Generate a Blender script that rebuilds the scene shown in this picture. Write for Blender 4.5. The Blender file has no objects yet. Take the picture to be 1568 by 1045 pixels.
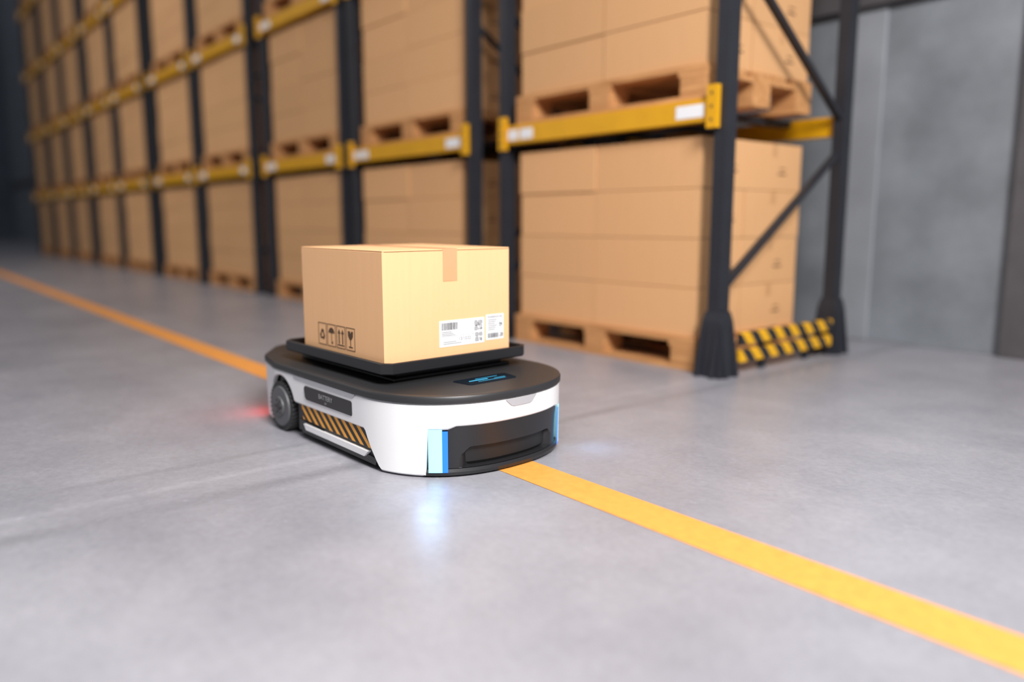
import bpy, math, random
from mathutils import Vector, Matrix
random.seed(7)
S = 0.65            # modelling unit (camera height) -> metres
scene = bpy.context.scene
COL = scene.collection

# ------------------------------------------------------------------ materials
def new_mat(name):
    m = bpy.data.materials.new(name); m.use_nodes = True
    nt = m.node_tree
    return m, nt, nt.nodes["Principled BSDF"]

def simple(name, col, rough=0.5, metal=0.0, spec=0.5, bump=0.0, bscale=60, var=0.0, vscale=8, emit=None, estr=0, coat=0):
    m, nt, b = new_mat(name)
    b.inputs["Base Color"].default_value = (*col, 1)
    b.inputs["Roughness"].default_value = rough
    b.inputs["Metallic"].default_value = metal
    b.inputs["Specular IOR Level"].default_value = spec
    b.inputs["Coat Weight"].default_value = coat
    if emit:
        b.inputs["Emission Color"].default_value = (*emit, 1)
        b.inputs["Emission Strength"].default_value = estr
    tc = nt.nodes.new("ShaderNodeTexCoord")
    if var > 0:
        n = nt.nodes.new("ShaderNodeTexNoise"); n.inputs["Scale"].default_value = vscale
        n.inputs["Detail"].default_value = 4
        nt.links.new(tc.outputs["Object"], n.inputs["Vector"])
        mr = nt.nodes.new("ShaderNodeMapRange")
        mr.inputs["From Min"].default_value = 0.3; mr.inputs["From Max"].default_value = 0.7
        mr.inputs["To Min"].default_value = 1 - var; mr.inputs["To Max"].default_value = 1 + var
        nt.links.new(n.outputs["Fac"], mr.inputs["Value"])
        mx = nt.nodes.new("ShaderNodeVectorMath"); mx.operation = 'SCALE'
        mx.inputs[0].default_value = col
        nt.links.new(mr.outputs[0], mx.inputs["Scale"])
        nt.links.new(mx.outputs[0], b.inputs["Base Color"])
    if bump > 0:
        n2 = nt.nodes.new("ShaderNodeTexNoise"); n2.inputs["Scale"].default_value = bscale
        n2.inputs["Detail"].default_value = 3
        nt.links.new(tc.outputs["Object"], n2.inputs["Vector"])
        bp = nt.nodes.new("ShaderNodeBump"); bp.inputs["Strength"].default_value = bump
        bp.inputs["Distance"].default_value = 0.002
        nt.links.new(n2.outputs["Fac"], bp.inputs["Height"])
        nt.links.new(bp.outputs[0], b.inputs["Normal"])
    return m

def cardboard(name, col, per_island=0.0):
    m, nt, b = new_mat(name)
    b.inputs["Roughness"].default_value = 0.75
    b.inputs["Specular IOR Level"].default_value = 0.2
    tc = nt.nodes.new("ShaderNodeTexCoord")
    mp = nt.nodes.new("ShaderNodeMapping"); mp.inputs["Scale"].default_value = (60, 60, 3)
    nt.links.new(tc.outputs["Object"], mp.inputs[0])
    n = nt.nodes.new("ShaderNodeTexNoise"); n.inputs["Scale"].default_value = 1.5; n.inputs["Detail"].default_value = 5
    nt.links.new(mp.outputs[0], n.inputs["Vector"])
    mr = nt.nodes.new("ShaderNodeMapRange"); mr.inputs["To Min"].default_value = 0.96; mr.inputs["To Max"].default_value = 1.04
    nt.links.new(n.outputs["Fac"], mr.inputs["Value"])
    mx = nt.nodes.new("ShaderNodeVectorMath"); mx.operation = 'SCALE'; mx.inputs[0].default_value = col
    if per_island > 0:
        g = nt.nodes.new("ShaderNodeNewGeometry")
        m2 = nt.nodes.new("ShaderNodeMapRange"); m2.inputs["To Min"].default_value = 1 - per_island; m2.inputs["To Max"].default_value = 1 + per_island
        nt.links.new(g.outputs["Random Per Island"], m2.inputs["Value"])
        mu = nt.nodes.new("ShaderNodeMath"); mu.operation = 'MULTIPLY'
        nt.links.new(mr.outputs[0], mu.inputs[0]); nt.links.new(m2.outputs[0], mu.inputs[1])
        oi = nt.nodes.new("ShaderNodeObjectInfo")
        m3 = nt.nodes.new("ShaderNodeMapRange"); m3.inputs["To Min"].default_value = 0.93; m3.inputs["To Max"].default_value = 1.07
        nt.links.new(oi.outputs["Random"], m3.inputs["Value"])
        mu2 = nt.nodes.new("ShaderNodeMath"); mu2.operation = 'MULTIPLY'
        nt.links.new(mu.outputs[0], mu2.inputs[0]); nt.links.new(m3.outputs[0], mu2.inputs[1])
        nt.links.new(mu2.outputs[0], mx.inputs["Scale"])
    else:
        nt.links.new(mr.outputs[0], mx.inputs["Scale"])
    nt.links.new(mx.outputs[0], b.inputs["Base Color"])
    return m

def wood_mat():
    m, nt, b = new_mat("pallet_wood")
    b.inputs["Roughness"].default_value = 0.8
    b.inputs["Specular IOR Level"].default_value = 0.2
    tc = nt.nodes.new("ShaderNodeTexCoord")
    mp = nt.nodes.new("ShaderNodeMapping"); mp.inputs["Scale"].default_value = (2, 25, 25)
    nt.links.new(tc.outputs["Object"], mp.inputs[0])
    n = nt.nodes.new("ShaderNodeTexNoise"); n.inputs["Scale"].default_value = 2; n.inputs["Detail"].default_value = 6
    nt.links.new(mp.outputs[0], n.inputs["Vector"])
    cr = nt.nodes.new("ShaderNodeValToRGB")
    cr.color_ramp.elements[0].position = 0.3; cr.color_ramp.elements[0].color = (0.42, 0.19, 0.07, 1)
    cr.color_ramp.elements[1].position = 0.75; cr.color_ramp.elements[1].color = (0.70, 0.37, 0.155, 1)
    nt.links.new(n.outputs["Fac"], cr.inputs[0])
    nt.links.new(cr.outputs[0], b.inputs["Base Color"])
    return m

def stripe_mat(name, colA, colB, ax, k, duty=0.5, rough=0.5):
    m, nt, b = new_mat(name)
    b.inputs["Roughness"].default_value = rough
    tc = nt.nodes.new("ShaderNodeTexCoord")
    d = nt.nodes.new("ShaderNodeVectorMath"); d.operation = 'DOT_PRODUCT'
    d.inputs[1].default_value = ax
    nt.links.new(tc.outputs["Object"], d.inputs[0])
    mu = nt.nodes.new("ShaderNodeMath"); mu.operation = 'MULTIPLY'; mu.inputs[1].default_value = k
    nt.links.new(d.outputs["Value"], mu.inputs[0])
    fr = nt.nodes.new("ShaderNodeMath"); fr.operation = 'FRACT'
    nt.links.new(mu.outputs[0], fr.inputs[0])
    lt = nt.nodes.new("ShaderNodeMath"); lt.operation = 'LESS_THAN'; lt.inputs[1].default_value = duty
    nt.links.new(fr.outputs[0], lt.inputs[0])
    mx = nt.nodes.new("ShaderNodeMix"); mx.data_type = 'RGBA'
    mx.inputs[6].default_value = (*colB, 1); mx.inputs[7].default_value = (*colA, 1)
    nt.links.new(lt.outputs[0], mx.inputs[0])
    nt.links.new(mx.outputs[2], b.inputs["Base Color"])
    return m

def floor_mat():
    m, nt, b = new_mat("polished_concrete")
    N = nt.nodes.new; L = nt.links.new
    tc = N("ShaderNodeTexCoord")
    n1 = N("ShaderNodeTexNoise"); n1.inputs["Scale"].default_value = 1.6; n1.inputs["Detail"].default_value = 8; n1.inputs["Roughness"].default_value = 0.65
    L(tc.outputs["Object"], n1.inputs["Vector"])
    n2 = N("ShaderNodeTexNoise"); n2.inputs["Scale"].default_value = 55; n2.inputs["Detail"].default_value = 6; n2.inputs["Roughness"].default_value = 0.7
    L(tc.outputs["Object"], n2.inputs["Vector"])
    c1 = N("ShaderNodeValToRGB")
    c1.color_ramp.elements[0].position = 0.32; c1.color_ramp.elements[0].color = (0.248, 0.248, 0.280, 1)
    c1.color_ramp.elements[1].position = 0.70; c1.color_ramp.elements[1].color = (0.370, 0.366, 0.400, 1)
    L(n1.outputs["Fac"], c1.inputs[0])
    mr = N("ShaderNodeMapRange"); mr.inputs["From Min"].default_value = 0.3; mr.inputs["From Max"].default_value = 0.7
    mr.inputs["To Min"].default_value = 0.91; mr.inputs["To Max"].default_value = 1.09
    L(n2.outputs["Fac"], mr.inputs["Value"])
    n3 = N("ShaderNodeTexNoise"); n3.inputs["Scale"].default_value = 22; n3.inputs["Detail"].default_value = 10; n3.inputs["Roughness"].default_value = 0.8
    L(tc.outputs["Object"], n3.inputs["Vector"])
    sp = N("ShaderNodeMapRange"); sp.inputs["From Min"].default_value = 0.61; sp.inputs["From Max"].default_value = 0.70
    sp.inputs["To Min"].default_value = 0.0; sp.inputs["To Max"].default_value = 0.45
    L(n3.outputs["Fac"], sp.inputs["Value"])
    add = N("ShaderNodeMath"); add.operation = 'ADD'
    L(mr.outputs[0], add.inputs[0]); L(sp.outputs[0], add.inputs[1])
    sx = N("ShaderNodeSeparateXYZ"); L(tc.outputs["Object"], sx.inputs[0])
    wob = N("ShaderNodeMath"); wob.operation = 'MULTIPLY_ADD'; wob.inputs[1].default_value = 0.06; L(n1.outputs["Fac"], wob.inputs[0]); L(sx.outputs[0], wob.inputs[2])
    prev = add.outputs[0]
    for cx, w, a in ((-1.80, 0.05, -0.26), (-1.93, 0.03, 0.14), (-2.08, 0.03, -0.12), (-5.2, 0.05, -0.15), (-7.4, 0.08, -0.15), (1.2, 0.04, -0.06)):  # cross-aisle reflection and shadow streaks, painted into the concrete colour
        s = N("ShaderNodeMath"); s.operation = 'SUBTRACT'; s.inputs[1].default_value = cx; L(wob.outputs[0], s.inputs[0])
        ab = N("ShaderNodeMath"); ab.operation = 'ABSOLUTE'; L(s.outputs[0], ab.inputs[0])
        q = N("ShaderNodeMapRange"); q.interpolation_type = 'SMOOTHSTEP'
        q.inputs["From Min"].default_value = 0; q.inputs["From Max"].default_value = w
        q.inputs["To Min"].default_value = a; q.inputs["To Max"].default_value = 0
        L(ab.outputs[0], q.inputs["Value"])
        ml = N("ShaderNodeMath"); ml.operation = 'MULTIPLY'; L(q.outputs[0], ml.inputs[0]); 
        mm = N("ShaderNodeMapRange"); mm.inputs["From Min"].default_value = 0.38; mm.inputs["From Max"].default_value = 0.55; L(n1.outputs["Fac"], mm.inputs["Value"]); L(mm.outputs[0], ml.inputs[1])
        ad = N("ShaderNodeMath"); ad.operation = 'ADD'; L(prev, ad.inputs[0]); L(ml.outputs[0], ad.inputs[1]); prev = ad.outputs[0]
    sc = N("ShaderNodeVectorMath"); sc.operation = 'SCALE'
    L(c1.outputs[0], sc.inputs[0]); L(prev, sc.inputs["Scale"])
    L(sc.outputs[0], b.inputs["Base Color"])
    rr = N("ShaderNodeMapRange"); rr.inputs["From Min"].default_value = 0.3; rr.inputs["From Max"].default_value = 0.7; rr.inputs["To Min"].default_value = 0.24; rr.inputs["To Max"].default_value = 0.46
    L(n3.outputs["Fac"], rr.inputs["Value"]); L(rr.outputs[0], b.inputs["Roughness"])
    b.inputs["Specular IOR Level"].default_value = 0.5
    bp = N("ShaderNodeBump"); bp.inputs["Strength"].default_value = 0.25; bp.inputs["Distance"].default_value = 0.002
    L(n2.outputs["Fac"], bp.inputs["Height"]); L(bp.outputs[0], b.inputs["Normal"])
    return m

M = dict(
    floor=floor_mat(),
    line=simple("yellow_floor_paint", (0.90, 0.37, 0.075), 0.45, var=0.08, vscale=40, bump=0.2, bscale=80),
    wall=simple("concrete_wall", (0.205, 0.225, 0.25), 0.8, var=0.2, vscale=3.5, bump=0.3, bscale=20),
    wall_l=simple("concrete_wall_light", (0.29, 0.31, 0.34), 0.8, var=0.1, vscale=3),
    wall_d=simple("dark_wall", (0.085, 0.105, 0.135), 0.7, var=0.15, vscale=1),
    coldark=simple("dark_column", (0.085, 0.08, 0.085), 0.6, var=0.1),
    post=simple("rack_steel_dark", (0.022, 0.024, 0.031), 0.5, spec=0.35, var=0.1),
    yel=simple("rack_beam_yellow", (0.70, 0.35, 0.003), 0.45, var=0.05),
    white=simple("label_paper", (0.85, 0.86, 0.88), 0.6),
    ink=simple("ink", (0.02, 0.02, 0.02), 0.6),
    carton=cardboard("cardboard", (0.90, 0.525, 0.27)),
    stack=cardboard("cardboard_stock", (0.69, 0.39, 0.185), 0.03),
    seam=simple("cardboard_seam", (0.30, 0.15, 0.07), 0.8),
    stapemat=simple("packing_tape_dull", (0.60, 0.33, 0.15), 0.5),
    icon=simple("printed_icon", (0.10, 0.05, 0.025), 0.7),
    tape=simple("packing_tape", (0.76, 0.37, 0.19), 0.35),
    wood=wood_mat(),
    rwhite=simple("robot_white_plastic", (0.88, 0.88, 0.89), 0.35, coat=0.15),
    rgrey=simple("robot_grey_trim", (0.42, 0.43, 0.46), 0.35),
    rblack=simple("robot_black_plastic", (0.018, 0.018, 0.020), 0.38),
    rdeck=simple("robot_deck_black", (0.026, 0.026, 0.028), 0.42, bump=0.05, bscale=300),
    core=simple("robot_core_black", (0.012, 0.012, 0.013), 0.5),
    tray=simple("tray_black", (0.014, 0.014, 0.016), 0.38),
    rubber=simple("tyre_rubber", (0.035, 0.035, 0.037), 0.7),
    hub=simple("wheel_hub", (0.095, 0.098, 0.105), 0.45),
    glass=simple("screen_glass", (0.010, 0.016, 0.024), 0.15),
    cyan=simple("screen_cyan", (0.05, 0.4, 0.6), 0.4, emit=(0.05, 0.45, 0.9), estr=0.5),
    headlight=simple("headlight", (0.25, 0.65, 0.8), 0.3, emit=(0.33, 0.84, 1.0), estr=1.05),
    bluee=simple("headlight_blue_edge", (0.02, 0.15, 0.7), 0.3, emit=(0.01, 0.17, 0.9), estr=0.8),
    red=simple("tail_light", (0.6, 0.02, 0.02), 0.3, emit=(1.0, 0.03, 0.03), estr=15),
    haz=stripe_mat("hazard_stripes", (0.95, 0.42, 0.05), (0.012, 0.012, 0.012), (1, 0, 1.25), 1/0.041, 0.47),
    haz2=stripe_mat("barrier_stripes", (0.80, 0.42, 0.01), (0.02, 0.02, 0.022), (0, 1, 0.9), 1/0.12, 0.5),
    txt=simple("text_grey", (0.45, 0.45, 0.45), 0.5),
)

# ------------------------------------------------------------------ mesh builder
class MB:
    def __init__(s): s.v = []; s.f = []; s.mi = []; s.mats = []
    def m(s, mat):
        if mat not in s.mats: s.mats.append(mat)
        return s.mats.index(mat)
    def face(s, pts, mat):
        i = len(s.v); s.v += [tuple(p) for p in pts]; s.f.append(list(range(i, i+len(pts)))); s.mi.append(s.m(mat))
    def box(s, x0, x1, y0, y1, z0, z1, mat):
        P = [(x0,y0,z0),(x1,y0,z0),(x1,y1,z0),(x0,y1,z0),(x0,y0,z1),(x1,y0,z1),(x1,y1,z1),(x0,y1,z1)]
        s.hexa(P, mat)
    def hexa(s, P, mat):
        i = len(s.v); s.v += [tuple(p) for p in P]
        for q in ((0,3,2,1),(4,5,6,7),(0,1,5,4),(1,2,6,5),(2,3,7,6),(3,0,4,7)):
            s.f.append([i+k for k in q]); s.mi.append(s.m(mat))
    def bar(s, a, b, w, d, mat, side=(0,0,1)):
        a = Vector(a); b = Vector(b); t = (b-a).normalized()
        u = t.cross(Vector(side)).normalized(); n = t.cross(u).normalized()
        u *= w/2; n *= d/2
        P = [a-u-n, a+u-n, a+u+n, a-u+n, b-u-n, b+u-n, b+u+n, b-u+n]
        s.hexa(P, mat)
    def cyl(s, c, r, axis, h0, h1, mat, n=32, r2=None):
        r2 = r if r2 is None else r2
        def pt(a, rr, h):
            ca, sa = math.cos(a)*rr, math.sin(a)*rr
            if axis == 'y': return (c[0]+ca, h, c[2]+sa)
            if axis == 'z': return (c[0]+ca, c[1]+sa, h)
            return (h, c[1]+ca, c[2]+sa)
        i = len(s.v)
        for k in range(n): s.v.append(pt(2*math.pi*k/n, r, h0))
        for k in range(n): s.v.append(pt(2*math.pi*k/n, r2, h1))
        for k in range(n):
            s.f.append([i+k, i+(k+1)%n, i+n+(k+1)%n, i+n+k]); s.mi.append(s.m(mat))
        s.f.append([i+k for k in range(n)][::-1]); s.mi.append(s.m(mat))
        s.f.append([i+n+k for k in range(n)]); s.mi.append(s.m(mat))
    def loft(s, rings, mat, cap0=True, cap1=True):
        i = len(s.v); n = len(rings[0])
        for r in rings: s.v += [tuple(p) for p in r]
        for a in range(len(rings)-1):
            for k in range(n):
                s.f.append([i+a*n+k, i+a*n+(k+1)%n, i+(a+1)*n+(k+1)%n, i+(a+1)*n+k]); s.mi.append(s.m(mat))
        if cap0: s.f.append([i+k for k in range(n)][::-1]); s.mi.append(s.m(mat))
        if cap1: s.f.append([i+(len(rings)-1)*n+k for k in range(n)]); s.mi.append(s.m(mat))
    def strip(s, rows, mat):
        i = len(s.v); n = len(rows[0])
        for r in rows: s.v += [tuple(p) for p in r]
        for a in range(len(rows)-1):
            for k in range(n-1):
                s.f.append([i+a*n+k, i+a*n+k+1, i+(a+1)*n+k+1, i+(a+1)*n+k]); s.mi.append(s.m(mat))
    def mesh(s, name, smooth=False, fixn=True):
        me = bpy.data.meshes.new(name)
        me.from_pydata([(x*S, y*S, z*S) for x, y, z in s.v], [], s.f)
        for mt in s.mats: me.materials.append(M[mt])
        me.polygons.foreach_set("material_index", s.mi)
        if fixn:
            import bmesh
            bm = bmesh.new(); bm.from_mesh(me)
            bmesh.ops.recalc_face_normals(bm, faces=bm.faces); bm.to_mesh(me); bm.free()
        if smooth:
            me.shade_smooth()
            me.set_sharp_from_angle(angle=math.radians(35))
        me.update()
        return me
    def obj(s, name, parent=None, smooth=False, bevel=0, fixn=True):
        o = bpy.data.objects.new(name, s.mesh(name, smooth, fixn)); COL.objects.link(o)
        if parent: o.parent = parent
        if bevel:
            b = o.modifiers.new("bevel", 'BEVEL'); b.width = bevel*S; b.segments = 2; b.limit_method = 'ANGLE'
        return o

def empty(name, loc=(0,0,0), rz=0):
    e = bpy.data.objects.new(name, None); COL.objects.link(e)
    e.location = [c*S for c in loc]; e.rotation_euler = (0,0,rz); e.empty_display_size = 0.1
    return e

def text(name, body, size, mat, parent, mtx):
    cu = bpy.data.curves.new(name, 'FONT'); cu.body = body; cu.size = size*S
    cu.align_x = 'CENTER'; cu.align_y = 'CENTER'
    o = bpy.data.objects.new(name, cu); COL.objects.link(o)
    bpy.context.view_layer.update()
    me = bpy.data.meshes.new_from_object(o)
    bpy.data.objects.remove(o)
    o = bpy.data.objects.new(name, me); COL.objects.link(o)
    me.materials.clear(); me.materials.append(M[mat])
    o.parent = parent; o.matrix_local = mtx
    return o

def face_mtx(origin, u, v):
    u = Vector(u); v = Vector(v); w = u.cross(v)
    m = Matrix((u, v, w)).transposed().to_4x4()
    m.translation = Vector(origin)*S
    return m

# ------------------------------------------------------------------ shell of the hall
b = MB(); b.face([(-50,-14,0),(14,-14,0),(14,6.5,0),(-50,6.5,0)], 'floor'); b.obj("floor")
b = MB(); b.box(-49.9, 13, 1.90, 2.083, 0.0012, 0.0022, 'line'); b.obj("floor_marking_line")
b = MB()
b.box(-50, 14, 6.52, 6.8, 0, 14, 'wall')
x = 13.98
while x > -50:
    b.box(x-3.42, x-0.02, 6.49, 6.53, 0.0, 13.9, 'wall')
    x -= 3.44
b.obj("wall_back", bevel=0.006)
b = MB(); b.box(-3.42, -3.16, 6.47, 6.495, 0, 13.9, 'wall_l'); b.obj("trim_1", bevel=0.01)
b = MB()
b.box(-2.14, -1.62, 6.42, 6.49, 0, 13.9, 'coldark'); b.box(-1.62, -1.0, 6.46, 6.49, 0, 13.9, 'coldark')
b.obj("wall_column", bevel=0.01)
b = MB(); b.box(-50, -2.14, 6.40, 6.48, 2.70, 2.95, 'coldark'); b.obj("trim_2")
b = MB()
b.box(-50.4, -50, -14, 6.5, 0, 14, 'wall_d')
for k in range(14):
    y = -14+k*1.5; b.box(-50, -49.93, y, y+0.1, 0, 13.9, 'coldark')
b.obj("wall_left")

# ------------------------------------------------------------------ rack bay
LV = [1.69, 3.42, 5.15, 6.88]
BW = 2.15; DEP = 1.53; RH = 8.5
def rack_mesh(big):
    b = MB()
    pw = 0.043; pd = 0.11
    for px in (0, -BW):
        for (y0, y1) in ((0, pd), (DEP-pd, DEP)):
            b.box(px-pw, px+pw, y0, y0+0.02, 0, RH, 'post')
            b.box(px-pw, px+pw, y1-0.02, y1, 0, RH, 'post')
            b.box(px-pw, px-pw+0.03, y0+0.02, y1-0.02, 0, RH, 'post')
            b.box(px+pw-0.03, px+pw, y0+0.02, y1-0.02, 0, RH, 'post')
            b.box(px-0.09, px+0.09, y0-0.03, y1+0.03, 0, 0.02, 'post')
        z = 0.55; front = True
        while z < RH-1:
            y0, y1 = (0.06, DEP-0.06) if front else (DEP-0.06, 0.06)
            b.bar((px, y0, z), (px, y1, z+0.97), 0.035, 0.05, 'post', side=(1,0,0))
            z += 1.16; front = not front
        for z in (4.0, 8.2):
            b.box(px-0.02, px+0.02, 0.1, DEP-0.1, z-0.02, z+0.03, 'post')
    for z in LV:
        for yy, out in ((0.0, -1), (DEP, 1)):
            ya, yb = (yy-0.02, yy+0.07) if out < 0 else (yy-0.07, yy+0.02)
            h = 0.072
            xa, xb = -BW+pw+0.002, -pw-0.002
            b.box(xa, xb, ya, yb, z-h, z+h-0.02, 'yel')
            b.box(xa, xb, min(ya,yb)+0.015, max(ya,yb)-0.015, z+h-0.02, z+h, 'yel')
            for ex, sx in ((xa, -1), (xb, 1)):
                x0, x1 = (ex-0.045, ex+0.03) if sx < 0 else (ex-0.03, ex+0.045)
                yo0, yo1 = (-0.045, -0.004) if out < 0 else (DEP+0.004, DEP+0.045)
                b.box(x0, x1, yo0, yo1, z-0.12, z+0.14, 'yel')
                for dz in (-0.08, 0.0, 0.08):
                    b.box((x0+x1)/2-0.006, (x0+x1)/2+0.006, yo0-0.003, yo0, z+dz, z+dz+0.02, 'post')
            if out < 0:
                for (lx, lw) in ((-0.33, 0.22), (-1.90, 0.15), (-2.05, 0.12)):
                    b.box(lx, lx+lw, ya-0.003, ya, z-0.045, z+0.035, 'white')
        for sxp in (-0.45, -1.07, -1.7):
            b.box(sxp-0.04, sxp+0.04, 0.07, DEP-0.07, z+0.02, z+0.068, 'post')
    if big:
        for y0, y1 in ((0, pd), (DEP-pd, DEP)):
            yc = (y0+y1)/2
            def ring(w, z): return [(-w, yc-w, z), (w, yc-w, z), (w, yc+w, z), (-w, yc+w, z)]
            b.loft([ring(0.105, 0.0), ring(0.10, 0.05), ring(0.070, 0.36), ring(0.056, 0.42)], 'post')
            for t in (-0.055, 0.055):
                b.hexa([(t-0.012, yc-0.135, 0), (t+0.012, yc-0.135, 0), (t+0.012, yc, 0), (t-0.012, yc, 0),
                        (t-0.012, yc-0.078, 0.33), (t+0.012, yc-0.078, 0.33), (t+0.012, yc, 0.33), (t-0.012, yc, 0.33)], 'post')
                b.hexa([(0, yc+t-0.012, 0), (0.125, yc+t-0.012, 0), (0.125, yc+t+0.012, 0), (0, yc+t+0.012, 0),
                        (0, yc+t-0.012, 0.33), (0.078, yc+t-0.012, 0.33), (0.078, yc+t+0.012, 0.33), (0, yc+t+0.012, 0.33)], 'post')
    return b.mesh("rack_frame_big" if big else "rack_frame")

def pallet_mesh():
    b = MB(); W = 0.93; D = 1.24
    ys = [0, 0.27, 0.5, 0.74, 1.01]; wd = [0.22, 0.155, 0.22, 0.155, 0.23]
    for y, w in zip(ys, wd): b.box(-W, W, y, y+w, 0.188, 0.222, 'wood')
    for x in (-W, -0.11, W-0.22): b.box(x, x+0.22, 0, D, 0.154, 0.1875, 'wood')
    for x in (-W, -0.1, W-0.2):
        for y in (0, 0.52, 1.04):
            b.box(x, x+0.2, y, y+0.2, 0.034, 0.1535, 'wood')
    for y in (0, 0.52, 1.04): b.box(-W, W, y, y+0.2, 0, 0.0335, 'wood')
    return b.mesh("pallet")

def stack_mesh(seed):
    rnd = random.Random(seed)
    b = MB(); W = 0.9; D = 1.2; rows = 4; h = 1.32/rows
    g = 0.003
    xs = (-W, 0.01 if seed % 2 else -0.04, W)
    ys = (0, 0.5, D)
    for r in range(rows):
        z0, z1 = r*h+0.001, (r+1)*h-0.003
        for i in range(2):
            for j in range(2):
                dx, dy = rnd.uniform(-0.004, 0.004), rnd.uniform(-0.006, 0.006)
                b.box(xs[i]+g+dx, xs[i+1]-g+dx, ys[j]+g+dy, ys[j+1]-g+dy, z0, z1, 'stack')
                if i == 1:
                    xf = xs[2]-g+dx; yc = (ys[j]+ys[j+1])/2+dy
                    b.box(xf, xf+0.002, yc-0.03, yc+0.03, z1-0.09, z1-0.001, 'stapemat')
                    b.box(xf, xf+0.002, yc+0.05, yc+0.15, z0+0.11, z0+0.122, 'icon')
                    b.box(xf, xf+0.002, yc+0.07, yc+0.14, z0+0.15, z0+0.158, 'icon')
    return b.mesh("box_stack")

rk_big = rack_mesh(True); rk = rack_mesh(False); pm = pallet_mesh(); sms = [stack_mesh(k) for k in range(4)]
def inst(name, me, loc):
    o = bpy.data.objects.new(name, me); COL.objects.link(o); o.location = [c*S for c in loc]; return o
RY = 4.17
R = -3.04; k = 0; bays = []
while R > -27.8:
    bays.append(R)
    R -= 2.61 if k % 2 == 0 else 2.37
    k += 1
for k, R in enumerate(bays):
    inst("pallet_rack", rk_big if k == 0 else rk, (R, RY, 0))
    for li, z in enumerate([0.0]+[l+0.072 for l in LV]):
        jx = random.uniform(-0.02, 0.02); jy = random.uniform(0, 0.03)
        inst("wooden_pallet", pm, (R-BW/2+jx, RY+0.02+jy, z+0.001))
        inst("cardboard_box_stack", sms[(k*3+li) % 4], (R-BW/2+jx, RY+0.05+jy, z+0.224))

b = MB()
for z0 in (0.075, 0.19):
    b.box(-2.99, -2.95, RY+0.20, RY+DEP-0.18, z0, z0+0.085, 'haz2')
b.box(-3.03, -2.99, RY+0.5, RY+0.56, 0, 0.27, 'post'); b.box(-3.03, -2.99, RY+1.05, RY+1.11, 0, 0.27, 'post')
b.obj("rack_end_barrier", bevel=0.01)

# ------------------------------------------------------------------ robot
SH = 0.036
robot = empty("warehouse_robot", (-3.295, 1.99-SH, 0), math.radians(2))
HW = 0.474
def half_outline():
    pts = []
    n = 2.3
    for k in range(61):
        t = math.pi/2*k/60
        pts.append((0.47+0.45*max(math.cos(t), 0)**(2/n), HW*math.sin(t)**(2/n)))
    pts += [(-0.28, HW-0.004), (-0.32, HW-0.006), (-0.53, 0.415), (-0.56, 0.40), (-0.755, 0.255), (-0.77, 0.235), (-0.79, 0.19), (-0.79, 0.0)]
    out = [pts[0]]; step = 0.0085
    for p in pts[1:]:
        a = Vector(out[-1]); q = Vector(p); L = (q-a).length
        m = max(1, int(L/step))
        if L < 1e-6: continue
        for i in range(1, m+1): out.append(tuple(a+(q-a)*i/m))
    return out
H = half_outline()
full = [(x, -y) for x, y in H[::-1]] + [(x, y) for x, y in H[1:-1]]
NF = len(full)
nrm = []
for i in range(NF):
    a = Vector(full[i-1]); c = Vector(full[(i+1) % NF]); t = (c-a)
    t = t.normalized() if t.length > 0 else Vector((1,0))
    nrm.append(Vector((t.y, -t.x)))
if nrm[NF//4].dot(Vector(full[NF//4])) < 0: nrm = [-v for v in nrm]
def ring(inset, z): return [(full[i][0]-nrm[i].x*inset, full[i][1]-nrm[i].y*inset, z) for i in range(NF)]
TAP = 0.004
def wall_pt(i, inset, z):
    i %= NF
    ins = inset+TAP*max(0, (0.27-z))/0.27
    return (full[i][0]-nrm[i].x*ins, full[i][1]-nrm[i].y*ins, z)

LY0, LY1 = 0.300, 0.366     # headlight span in |y|
AX, AZ, AR = -0.26, 0.12, 0.152
LX0, LX1 = 0.515, 0.60
def zlow(x, y):
    y = abs(y)
    if x > LX1:
        if y > LY1: return 0.008
        t = min(1, max(0, (LY0-y)/0.03))
        return 0.194+0.012*t
    if x > LX0:
        t = (x-LX0)/(LX1-LX0)
        return 0.165-0.150*(t**0.8)
    if x > AX:
        d = x-AX
        a = AZ+math.sqrt(AR*AR-d*d) if d < AR else 0
        return max(a, 0.165)
    if x > AX-AR:
        d = AX-x
        return AZ+math.sqrt(AR*AR-d*d)
    return 0.02
b = MB(); TH = 0.020
outer = [[], [], [], [], []]; inner = [[], []]
for i in range(NF):
    zl = zlow(*full[i])
    zt = 0.298
    zs = [zl, zl+0.006, (zl+zt)/2, zt-0.008, zt]
    ins = [0.005, 0, 0, 0, 0.006]
    for r in range(5): outer[r].append(wall_pt(i, ins[r], zs[r]))
    inner[0].append(wall_pt(i, TH, zl)); inner[1].append(wall_pt(i, TH, zt))
b.loft([inner[1]]+[inner[0]]+outer+[inner[1]], 'rwhite', cap0=False, cap1=False)
b.obj("shell", robot, smooth=True)
b = MB(); b.loft([ring(0.055, 0.03), ring(0.04, 0.05), ring(0.030, 0.299)], 'core'); b.obj("core", robot)
b = MB(); b.loft([ring(0.012, 0.298), ring(-0.005, 0.300), ring(-0.006, 0.320), ring(-0.001, 0.328), ring(0.012, 0.331), ring(0.03, 0.329)], 'rdeck')
b.obj("deck", robot, smooth=True)
front = [i for i in range(NF) if full[i][0] > 0.60]
def seg(y0, y1):
    return [i for i in front if y0 <= full[i][1] <= y1]
b = MB(); ids = seg(-LY0-0.003, LY0+0.003); rows = [[] for _ in range(6)]
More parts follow.
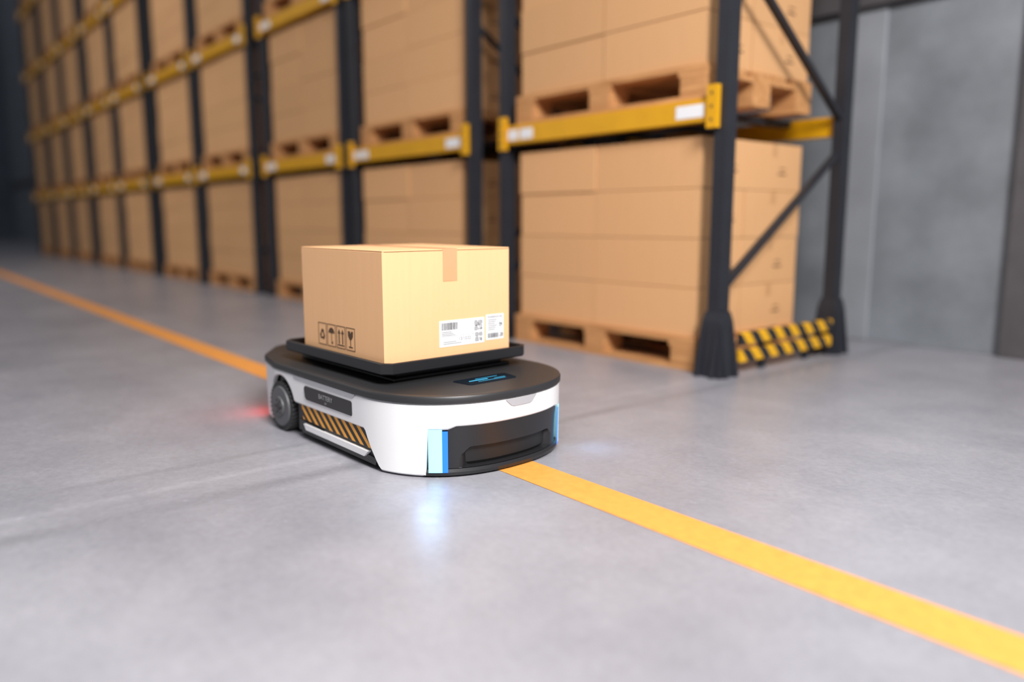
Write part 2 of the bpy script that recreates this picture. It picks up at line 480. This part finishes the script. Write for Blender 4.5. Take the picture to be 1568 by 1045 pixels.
for i in ids:
    y = full[i][1]
    k = min(1, max(0, (0.255-abs(y))/0.045)); k = k*k*(3-2*k)
    lip = 0.105
    prof = [(0.012, 0.035), (0.012+0.035*k, 0.036), (0.012+0.04*k, lip-0.035*(1-k)), (0.012, lip+0.014-0.03*(1-k)), (0.010, 0.16), (0.004, 0.208)]
    for r, (ins, z) in enumerate(prof): rows[r].append(wall_pt(i, ins, z))
b.strip(rows, 'rblack')
b.obj("front_fascia", robot, smooth=True, fixn=True)
b = MB(); ids = seg(-LY1-0.008, LY1+0.008)
b.strip([[wall_pt(i, 0.06, 0.008) for i in ids], [wall_pt(i, 0.004, 0.008) for i in ids], [wall_pt(i, 0.0, 0.022) for i in ids], [wall_pt(i, 0.012, 0.032) for i in ids], [wall_pt(i, 0.06, 0.036) for i in ids]], 'rblack')
b.obj("front_skirt", robot, smooth=True)
b = MB()
for sg in (-1, 1):
    lo, hi = sorted((sg*LY1, sg*(LY0+0.008))); ids = seg(lo, hi)
    b.strip([[wall_pt(i, 0.0, z) for i in ids] for z in (0.022, 0.10, 0.197)], 'headlight')
    lo, hi = sorted((sg*(LY0+0.017), sg*(LY0-0.005))); ids = seg(lo, hi)
    b.strip([[wall_pt(i, -0.002, z) for i in ids] for z in (0.022, 0.10, 0.190)], 'bluee')
b.obj("headlights", robot, fixn=False)
b = MB()
def taper_strip(ids, ztop, zbot, mat, off=-0.003, tp=0.03):
    a = []; c = []; n = len(ids)
    for k, i in enumerate(ids):
        e = min(1, min(k, n-1-k)*0.0085/tp)
        a.append(wall_pt(i, off, ztop)); c.append(wall_pt(i, off, ztop-(ztop-zbot)*e))
    b.strip([a, c], mat)
taper_strip(seg(-0.075, 0.12), 0.294, 0.262, 'rgrey', tp=0.02)
side_l = [i for i in range(NF) if full[i][1] < 0 and -0.12 < full[i][0] < 0.46]
side_r = [i for i in range(NF) if full[i][1] > 0 and -0.12 < full[i][0] < 0.46]
taper_strip(side_l, 0.296, 0.279, 'rgrey', tp=0.02); taper_strip(side_r, 0.296, 0.279, 'rgrey', tp=0.02)
b.obj("handle_recess", robot)
b = MB()
def yv0(z, o=0.0): return (HW-0.002-TAP*max(0, 0.27-z)/0.27+o)
for sg in (-1, 1):
    def yv(z, o=0.0): return sg*yv0(z, o)
    z0, z1, x0, x1 = 0.200, 0.262, 0.00, 0.42
    P = [(x0+0.01, z1), (x0, z1-0.012), (x0+0.006, z0+0.01), (x0+0.02, z0), (x1-0.004, z0), (x1, z0+0.008), (x1, z1-0.006), (x1-0.008, z1)]
    b.loft([[(x, yv(z, -0.003), z) for x, z in P], [(x, yv(z, 0.005), z) for x, z in P]], 'rblack')
    b.hexa([(-0.11, yv(.1, -0.03), 0.035), (0.59, yv(.1, -0.03), 0.035), (0.59, yv(.1, -0.018), 0.035), (-0.11, yv(.1, -0.018), 0.035),
            (-0.11, yv(.1, -0.03), 0.20), (0.56, yv(.1, -0.03), 0.20), (0.56, yv(.1, -0.018), 0.20), (-0.11, yv(.1, -0.018), 0.20)], 'rblack')
    Q = [(-0.06, 0.164), (-0.045, 0.096), (0.545, 0.086), (0.515, 0.162)]
    b.loft([[(x, yv(.1, -0.018), z) for x, z in Q], [(x, yv(.1, -0.008), z) for x, z in Q]], 'haz')
    Q = [(-0.03, 0.078), (-0.01, 0.052), (0.50, 0.046), (0.53, 0.072)]
    b.loft([[(x, yv(.1, -0.02), z) for x, z in Q], [(x, yv(.1, 0.0), z) for x, z in Q]], 'rwhite')
    Q = [(-0.09, 0.09), (-0.06, 0.03), (0.57, 0.022), (0.585, 0.05)]
    b.loft([[(x, yv(.1, -0.02), z) for x, z in Q], [(x, yv(.1, -0.010), z) for x, z in Q]], 'rblack')
b.obj("side_panels", robot)
text("battery_text", "BATTERY", 0.030, 'txt', robot, face_mtx((0.20, -yv0(0.236, 0.0058), 0.236), (1,0,0), (0,0,1)))
text("battery_text_small", "24V", 0.014, 'txt', robot, face_mtx((0.20, -yv0(0.214, 0.0058), 0.213), (1,0,0), (0,0,1)))
b = MB()
for sg in (-1, 1):
    yo, yi = sg*(HW-0.002), sg*0.360
    yl = sorted((yo, yi))
    b.cyl((AX, 0, AZ), 0.112, 'y', yl[0]+0.004, yl[1]-0.004, 'rubber', n=48)
    nl = 34
    for k in range(nl):
        a = 2*math.pi*k/nl; ca, sa = math.cos(a), math.sin(a)
        for (ya, yb, sh) in ((yo-sg*0.004, sg*0.418, 1), (sg*0.414, yi+sg*0.004, -1)):
            P = []
            for rr in (0.110, 0.1195):
                for (yy, tt) in ((ya, -0.007), (ya, 0.006), (yb, 0.006+0.014*sh), (yb, -0.007+0.014*sh)):
                    P.append((AX+ca*rr-sa*tt, yy, AZ+sa*rr+ca*tt))
            b.hexa(P, 'rubber')
    b.cyl((AX, 0, AZ), 0.100, 'y', yo-sg*0.01, yo+sg*0.004, 'hub', n=48, r2=0.094)
    b.cyl((AX, 0, AZ), 0.050, 'y', yo, yo+sg*0.010, 'hub', n=36, r2=0.046)
    b.cyl((AX, 0, AZ), 0.018, 'y', yo, yo+sg*0.014, 'rblack', n=20)
    for k in range(6):
        a = 2*math.pi*k/6
        b.cyl((AX+math.cos(a)*0.034, 0, AZ+math.sin(a)*0.034), 0.005, 'y', yo+sg*0.009, yo+sg*0.013, 'rblack', n=10)
    b.cyl((0.42, 0, 0.05), 0.05, 'y', sg*0.33, sg*0.28, 'rubber', n=24)
b.obj("wheels", robot)
b = MB(); b.box(-0.30, 0.46, -0.31+SH, 0.27+SH, 0.330, 0.374, 'core'); b.box(-0.34, 0.49, -0.35+SH, 0.30+SH, 0.331, 0.345, 'rblack'); b.obj("lift_platform", robot, bevel=0.006)
tx0, tx1, ty0, ty1, ch = -0.375, 0.555, -0.428+SH, 0.362+SH, 0.036
def tring(ins, z):
    x0, x1, y0, y1 = tx0+ins, tx1-ins, ty0+ins, ty1-ins; c = ch-ins*0.4
    return [(x0+c,y0,z),(x1-c,y0,z),(x1,y0+c,z),(x1,y1-c,z),(x1-c,y1,z),(x0+c,y1,z),(x0,y1-c,z),(x0,y0+c,z)]
b = MB(); b.loft([tring(0.03, 0.370), tring(0.006, 0.374), tring(0.0, 0.380), tring(0.0, 0.420), tring(0.004, 0.423), tring(0.014, 0.423), tring(0.018, 0.420), tring(0.020, 0.386)], 'tray')
b.obj("tray", robot)
b = MB()
P = [(0.637, -0.110), (0.647, -0.120), (0.735, -0.105), (0.745, -0.095), (0.745, 0.145), (0.735, 0.155), (0.647, 0.170), (0.637, 0.160)]
b.loft([[(x, y, 0.325) for x, y in P], [(x, y, 0.3325) for x, y in P]], 'glass')
b.box(0.688, 0.695, -0.07, 0.03, 0.3325, 0.3332, 'cyan')
b.box(0.716, 0.718, -0.04, 0.11, 0.3325, 0.3330, 'cyan')
b.box(0.668, 0.670, -0.02, 0.10, 0.3325, 0.3330, 'cyan')
b.box(0.700, 0.702, 0.06, 0.12, 0.3325, 0.3330, 'cyan')
b.obj("display", robot)
b = MB()
tl = [i for i in range(NF) if -0.71 < full[i][0] < -0.58]
for sg in (-1, 1):
    ids = [i for i in tl if full[i][1]*sg > 0]
    b.strip([[wall_pt(i, -0.004, z) for i in ids] for z in (0.06, 0.12, 0.18)], 'red')
b.obj("tail_lights", robot, fixn=False)

# ------------------------------------------------------------------ parcel on the tray
parcel = empty("cardboard_parcel", (-3.3, 1.99, 0), math.radians(2))
bx0, bx1, by0, by1, bz0, bz1 = -0.192, 0.508, -0.400, 0.280, 0.387, 0.880
b = MB()
b.box(bx0, bx1, by0, by1, bz0, bz1-0.006, 'carton')
yc = (by0+by1)/2
b.box(bx0, bx1, by0, yc-0.002, bz1-0.0055, bz1, 'carton'); b.box(bx0, bx1, yc+0.002, by1, bz1-0.0055, bz1, 'carton')
b.obj("carton", parcel, bevel=0.0022)
b = MB()
ty, tw = -0.062+0.003, 0.038
b.box(bx1+0.0002, bx1+0.0014, ty-tw, ty+tw, 0.742, bz1+0.0012, 'tape')
b.box(bx0-0.001, bx1+0.0012, ty-tw, ty+tw, bz1+0.0002, bz1+0.0014, 'tape')
b.box(bx0-0.0014, bx0-0.0002, ty-tw, ty+tw, 0.742, bz1+0.0012, 'tape')
b.obj("packing_tape", parcel)
b = MB()
b.box(bx1+0.0002, bx1+0.0008, by0+0.01, by1-0.006, bz1-0.0068, bz1-0.0052, 'seam')
b.obj("flap_edge", parcel)
b = MB(); xf = bx1+0.0003
b.box(xf, xf+0.001, -0.120, 0.130, 0.455, 0.570, 'white')
b.box(xf, xf+0.001, 0.140, 0.245, 0.462, 0.578, 'white')
xi = xf+0.001
def ink(y0, y1, z0, z1): b.box(xi, xi+0.0004, y0, y1, z0, z1, 'ink')
def barcode(y0, y1, z0, z1):
    y = y0
    while y < y1:
        w = random.choice((0.0016, 0.0016, 0.003, 0.0042)); ink(y, min(y+w, y1), z0, z1); y += w+random.choice((0.0016, 0.0026))
def qr(y0, z0, n, c):
    for i in range(n):
        for j in range(n):
            fin = any(max(abs(i-a), abs(j-bb)) in (0, 2) for a, bb in ((2,2),(2,n-3),(n-3,n-3))) if n > 8 else False
            near = any(max(abs(i-a), abs(j-bb)) <= 3 for a, bb in ((2,2),(2,n-3),(n-3,n-3))) if n > 8 else False
            if fin or (not near and random.random() < 0.5): ink(y0+i*c, y0+(i+1)*c, z0+j*c, z0+(j+1)*c)
barcode(-0.108, -0.020, 0.528, 0.560)
for k in range(3): ink(-0.108, -0.055+0.01*k, 0.518-0.007*k, 0.520-0.007*k)
qr(0.074, 0.514, 15, 0.0029); qr(0.078, 0.464, 13, 0.0030)
ink(-0.112, 0.066, 0.4985, 0.4995); ink(0.066, 0.067, 0.458, 0.567); ink(-0.10, 0.0, 0.466, 0.468); ink(-0.10, -0.03, 0.474, 0.476)
barcode(0.152, 0.215, 0.470, 0.492); qr(0.222, 0.472, 6, 0.003); qr(0.218, 0.520, 6, 0.003)
for k in range(6): ink(0.152, 0.205-0.006*(k % 3), 0.552-0.009*k, 0.5545-0.009*k)
b.obj("shipping_labels", parcel)
text("label_number", "12/12/22", 0.020, 'ink', parcel, face_mtx((xi+0.0005, 0.018, 0.484), (0,1,0), (0,0,1)))
text("label_title", "WAREHOUSE", 0.0145, 'ink', parcel, face_mtx((xi+0.0005, 0.192, 0.566), (0,1,0), (0,0,1)))
b = MB(); yf = by0-0.0002
def poly(pts, y=None):
    b.loft([[(x, yf, z) for x, z in pts], [(x, yf-0.0008, z) for x, z in pts]], 'icon')
def ln(x0, z0, x1, z1, w=0.0035):
    d = Vector((x1-x0, z1-z0)).normalized()*w/2; n = Vector((-d.y, d.x))
    poly([(x0-d.x+n.x, z0-d.y+n.y), (x0-d.x-n.x, z0-d.y-n.y), (x1+d.x-n.x, z1+d.y-n.y), (x1+d.x+n.x, z1+d.y+n.y)])
ix, iz, iw, ih, gp = -0.048, 0.440, 0.072, 0.098, 0.012
for k in range(4):
    x0 = ix+k*(iw+gp); x1 = x0+iw; z0, z1 = iz, iz+ih; cx = (x0+x1)/2; cz = (z0+z1)/2
    ln(x0, z0, x1, z0, 0.003); ln(x0, z1, x1, z1, 0.003); ln(x0, z0, x0, z1, 0.003); ln(x1, z0, x1, z1, 0.003)
    if k == 0:
        T = [Vector((cx+0.025*math.cos(a), cz-0.004+0.029*math.sin(a))) for a in (math.pi/2, math.pi*7/6, math.pi*11/6)]
        for q in range(3):
            p, r = T[q], T[(q+1) % 3]; a = p.lerp(r, 0.18); c = p.lerp(r, 0.68); d = (r-p).normalized(); n = Vector((-d.y, d.x))
            ln(a.x, a.y, c.x, c.y, 0.008)
            poly([tuple(c+n*0.010), tuple(c-n*0.010), tuple(c+d*0.012)])
    if k == 1:
        pts = [(cx+0.027*math.cos(t*math.pi/12), cz+0.008+0.027*math.sin(t*math.pi/12)) for t in range(13)]
        pts += [(cx-0.018, cz+0.013), (cx-0.009, cz+0.008), (cx, cz+0.013), (cx+0.009, cz+0.008), (cx+0.018, cz+0.013)]
        poly(pts); ln(cx, cz+0.03, cx, cz-0.035, 0.004); ln(cx, cz-0.036, cx+0.010, cz-0.036, 0.004); ln(cx+0.010, cz-0.036, cx+0.010, cz-0.028, 0.004)
    if k == 2:
        for dx in (-0.015, 0.015):
            ln(cx+dx, cz-0.026, cx+dx, cz+0.016, 0.008); poly([(cx+dx-0.012, cz+0.016), (cx+dx+0.012, cz+0.016), (cx+dx, cz+0.036)])
        ln(cx-0.026, cz-0.036, cx+0.026, cz-0.036, 0.005)
    if k == 3:
        poly([(cx-0.022, cz+0.035), (cx-0.020, cz+0.012), (cx-0.008, cz-0.002), (cx+0.008, cz-0.002), (cx+0.020, cz+0.012), (cx+0.022, cz+0.035), (cx+0.006, cz+0.035), (cx+0.001, cz+0.022), (cx-0.004, cz+0.035)])
        ln(cx, cz, cx, cz-0.032, 0.005); ln(cx-0.014, cz-0.035, cx+0.014, cz-0.035, 0.005)
b.obj("handling_icons", parcel)

# ------------------------------------------------------------------ lights
w = bpy.data.worlds.new("World"); scene.world = w; w.use_nodes = True
w.node_tree.nodes["Background"].inputs[0].default_value = (0.84, 0.89, 1.0, 1)
w.node_tree.nodes["Background"].inputs[1].default_value = 0.20
def area(name, loc, tgt, size, power, col=(1,1,1), sy=None):
    l = bpy.data.lights.new(name, 'AREA'); l.energy = power; l.color = col; l.size = size
    if sy: l.shape = 'RECTANGLE'; l.size_y = sy
    o = bpy.data.objects.new(name, l); COL.objects.link(o); o.location = loc
    o.rotation_euler = (Vector(tgt)-Vector(loc)).to_track_quat('-Z', 'Y').to_euler(); return o
area("hall_lamp_key", (2.0, 0.4, 3.6), (-1.6, 1.35, 0), 1.4, 405, (1.0, 0.965, 0.94))
area("fill_overhead", (-0.5, 0.0, 3.6), (-0.5, 0.4, 0), 1.8, 75, (1.0, 0.97, 0.97))  # unseen fill, added to brighten the robot and the near floor
area("fill_aisle", (-9.5, -1.5, 6.5), (-9.5, 2.7, 2.6), 2.5, 245, (1.0, 0.95, 0.90), 10)  # added fill light out of view, aimed at the rack fronts
def pt(name, loc, power, col, r, par):
    l = bpy.data.lights.new(name, 'SPOT'); l.energy = power; l.color = col; l.shadow_soft_size = r; l.spot_size = math.radians(130); l.spot_blend = 1
    o = bpy.data.objects.new(name, l); COL.objects.link(o); o.parent = par; o.location = [c*S for c in loc]; return o
o = pt("headlamp_glow_left", (0.87, -0.41, 0.14), 0.5, (0.33, 0.58, 1.0), 0.035, robot); o.rotation_euler = Vector((0.65, -0.35, -0.5)).to_track_quat('-Z','Y').to_euler()
o = pt("headlamp_glow_right", (0.87, 0.41, 0.14), 0.45, (0.33, 0.58, 1.0), 0.035, robot); o.rotation_euler = Vector((0.65, 0.35, -0.5)).to_track_quat('-Z','Y').to_euler()

# ------------------------------------------------------------------ camera
cam = bpy.data.cameras.new("camera"); co = bpy.data.objects.new("camera", cam); COL.objects.link(co)
f = 1200.0; az = math.radians(39.45); th = math.radians(8.74)
F = Vector((-math.cos(az)*math.cos(th), math.sin(az)*math.cos(th), -math.sin(th)))
co.location = (0, 0, S); co.rotation_euler = F.to_track_quat('-Z', 'Y').to_euler()
cam.sensor_width = 36; cam.lens = f/1568*36
cam.dof.use_dof = True; cam.dof.focus_distance = 3.12*S; cam.dof.aperture_fstop = 0.68
cam.clip_end = 200
scene.camera = co
scene.view_settings.view_transform = 'Standard'
scene.view_settings.look = 'None'
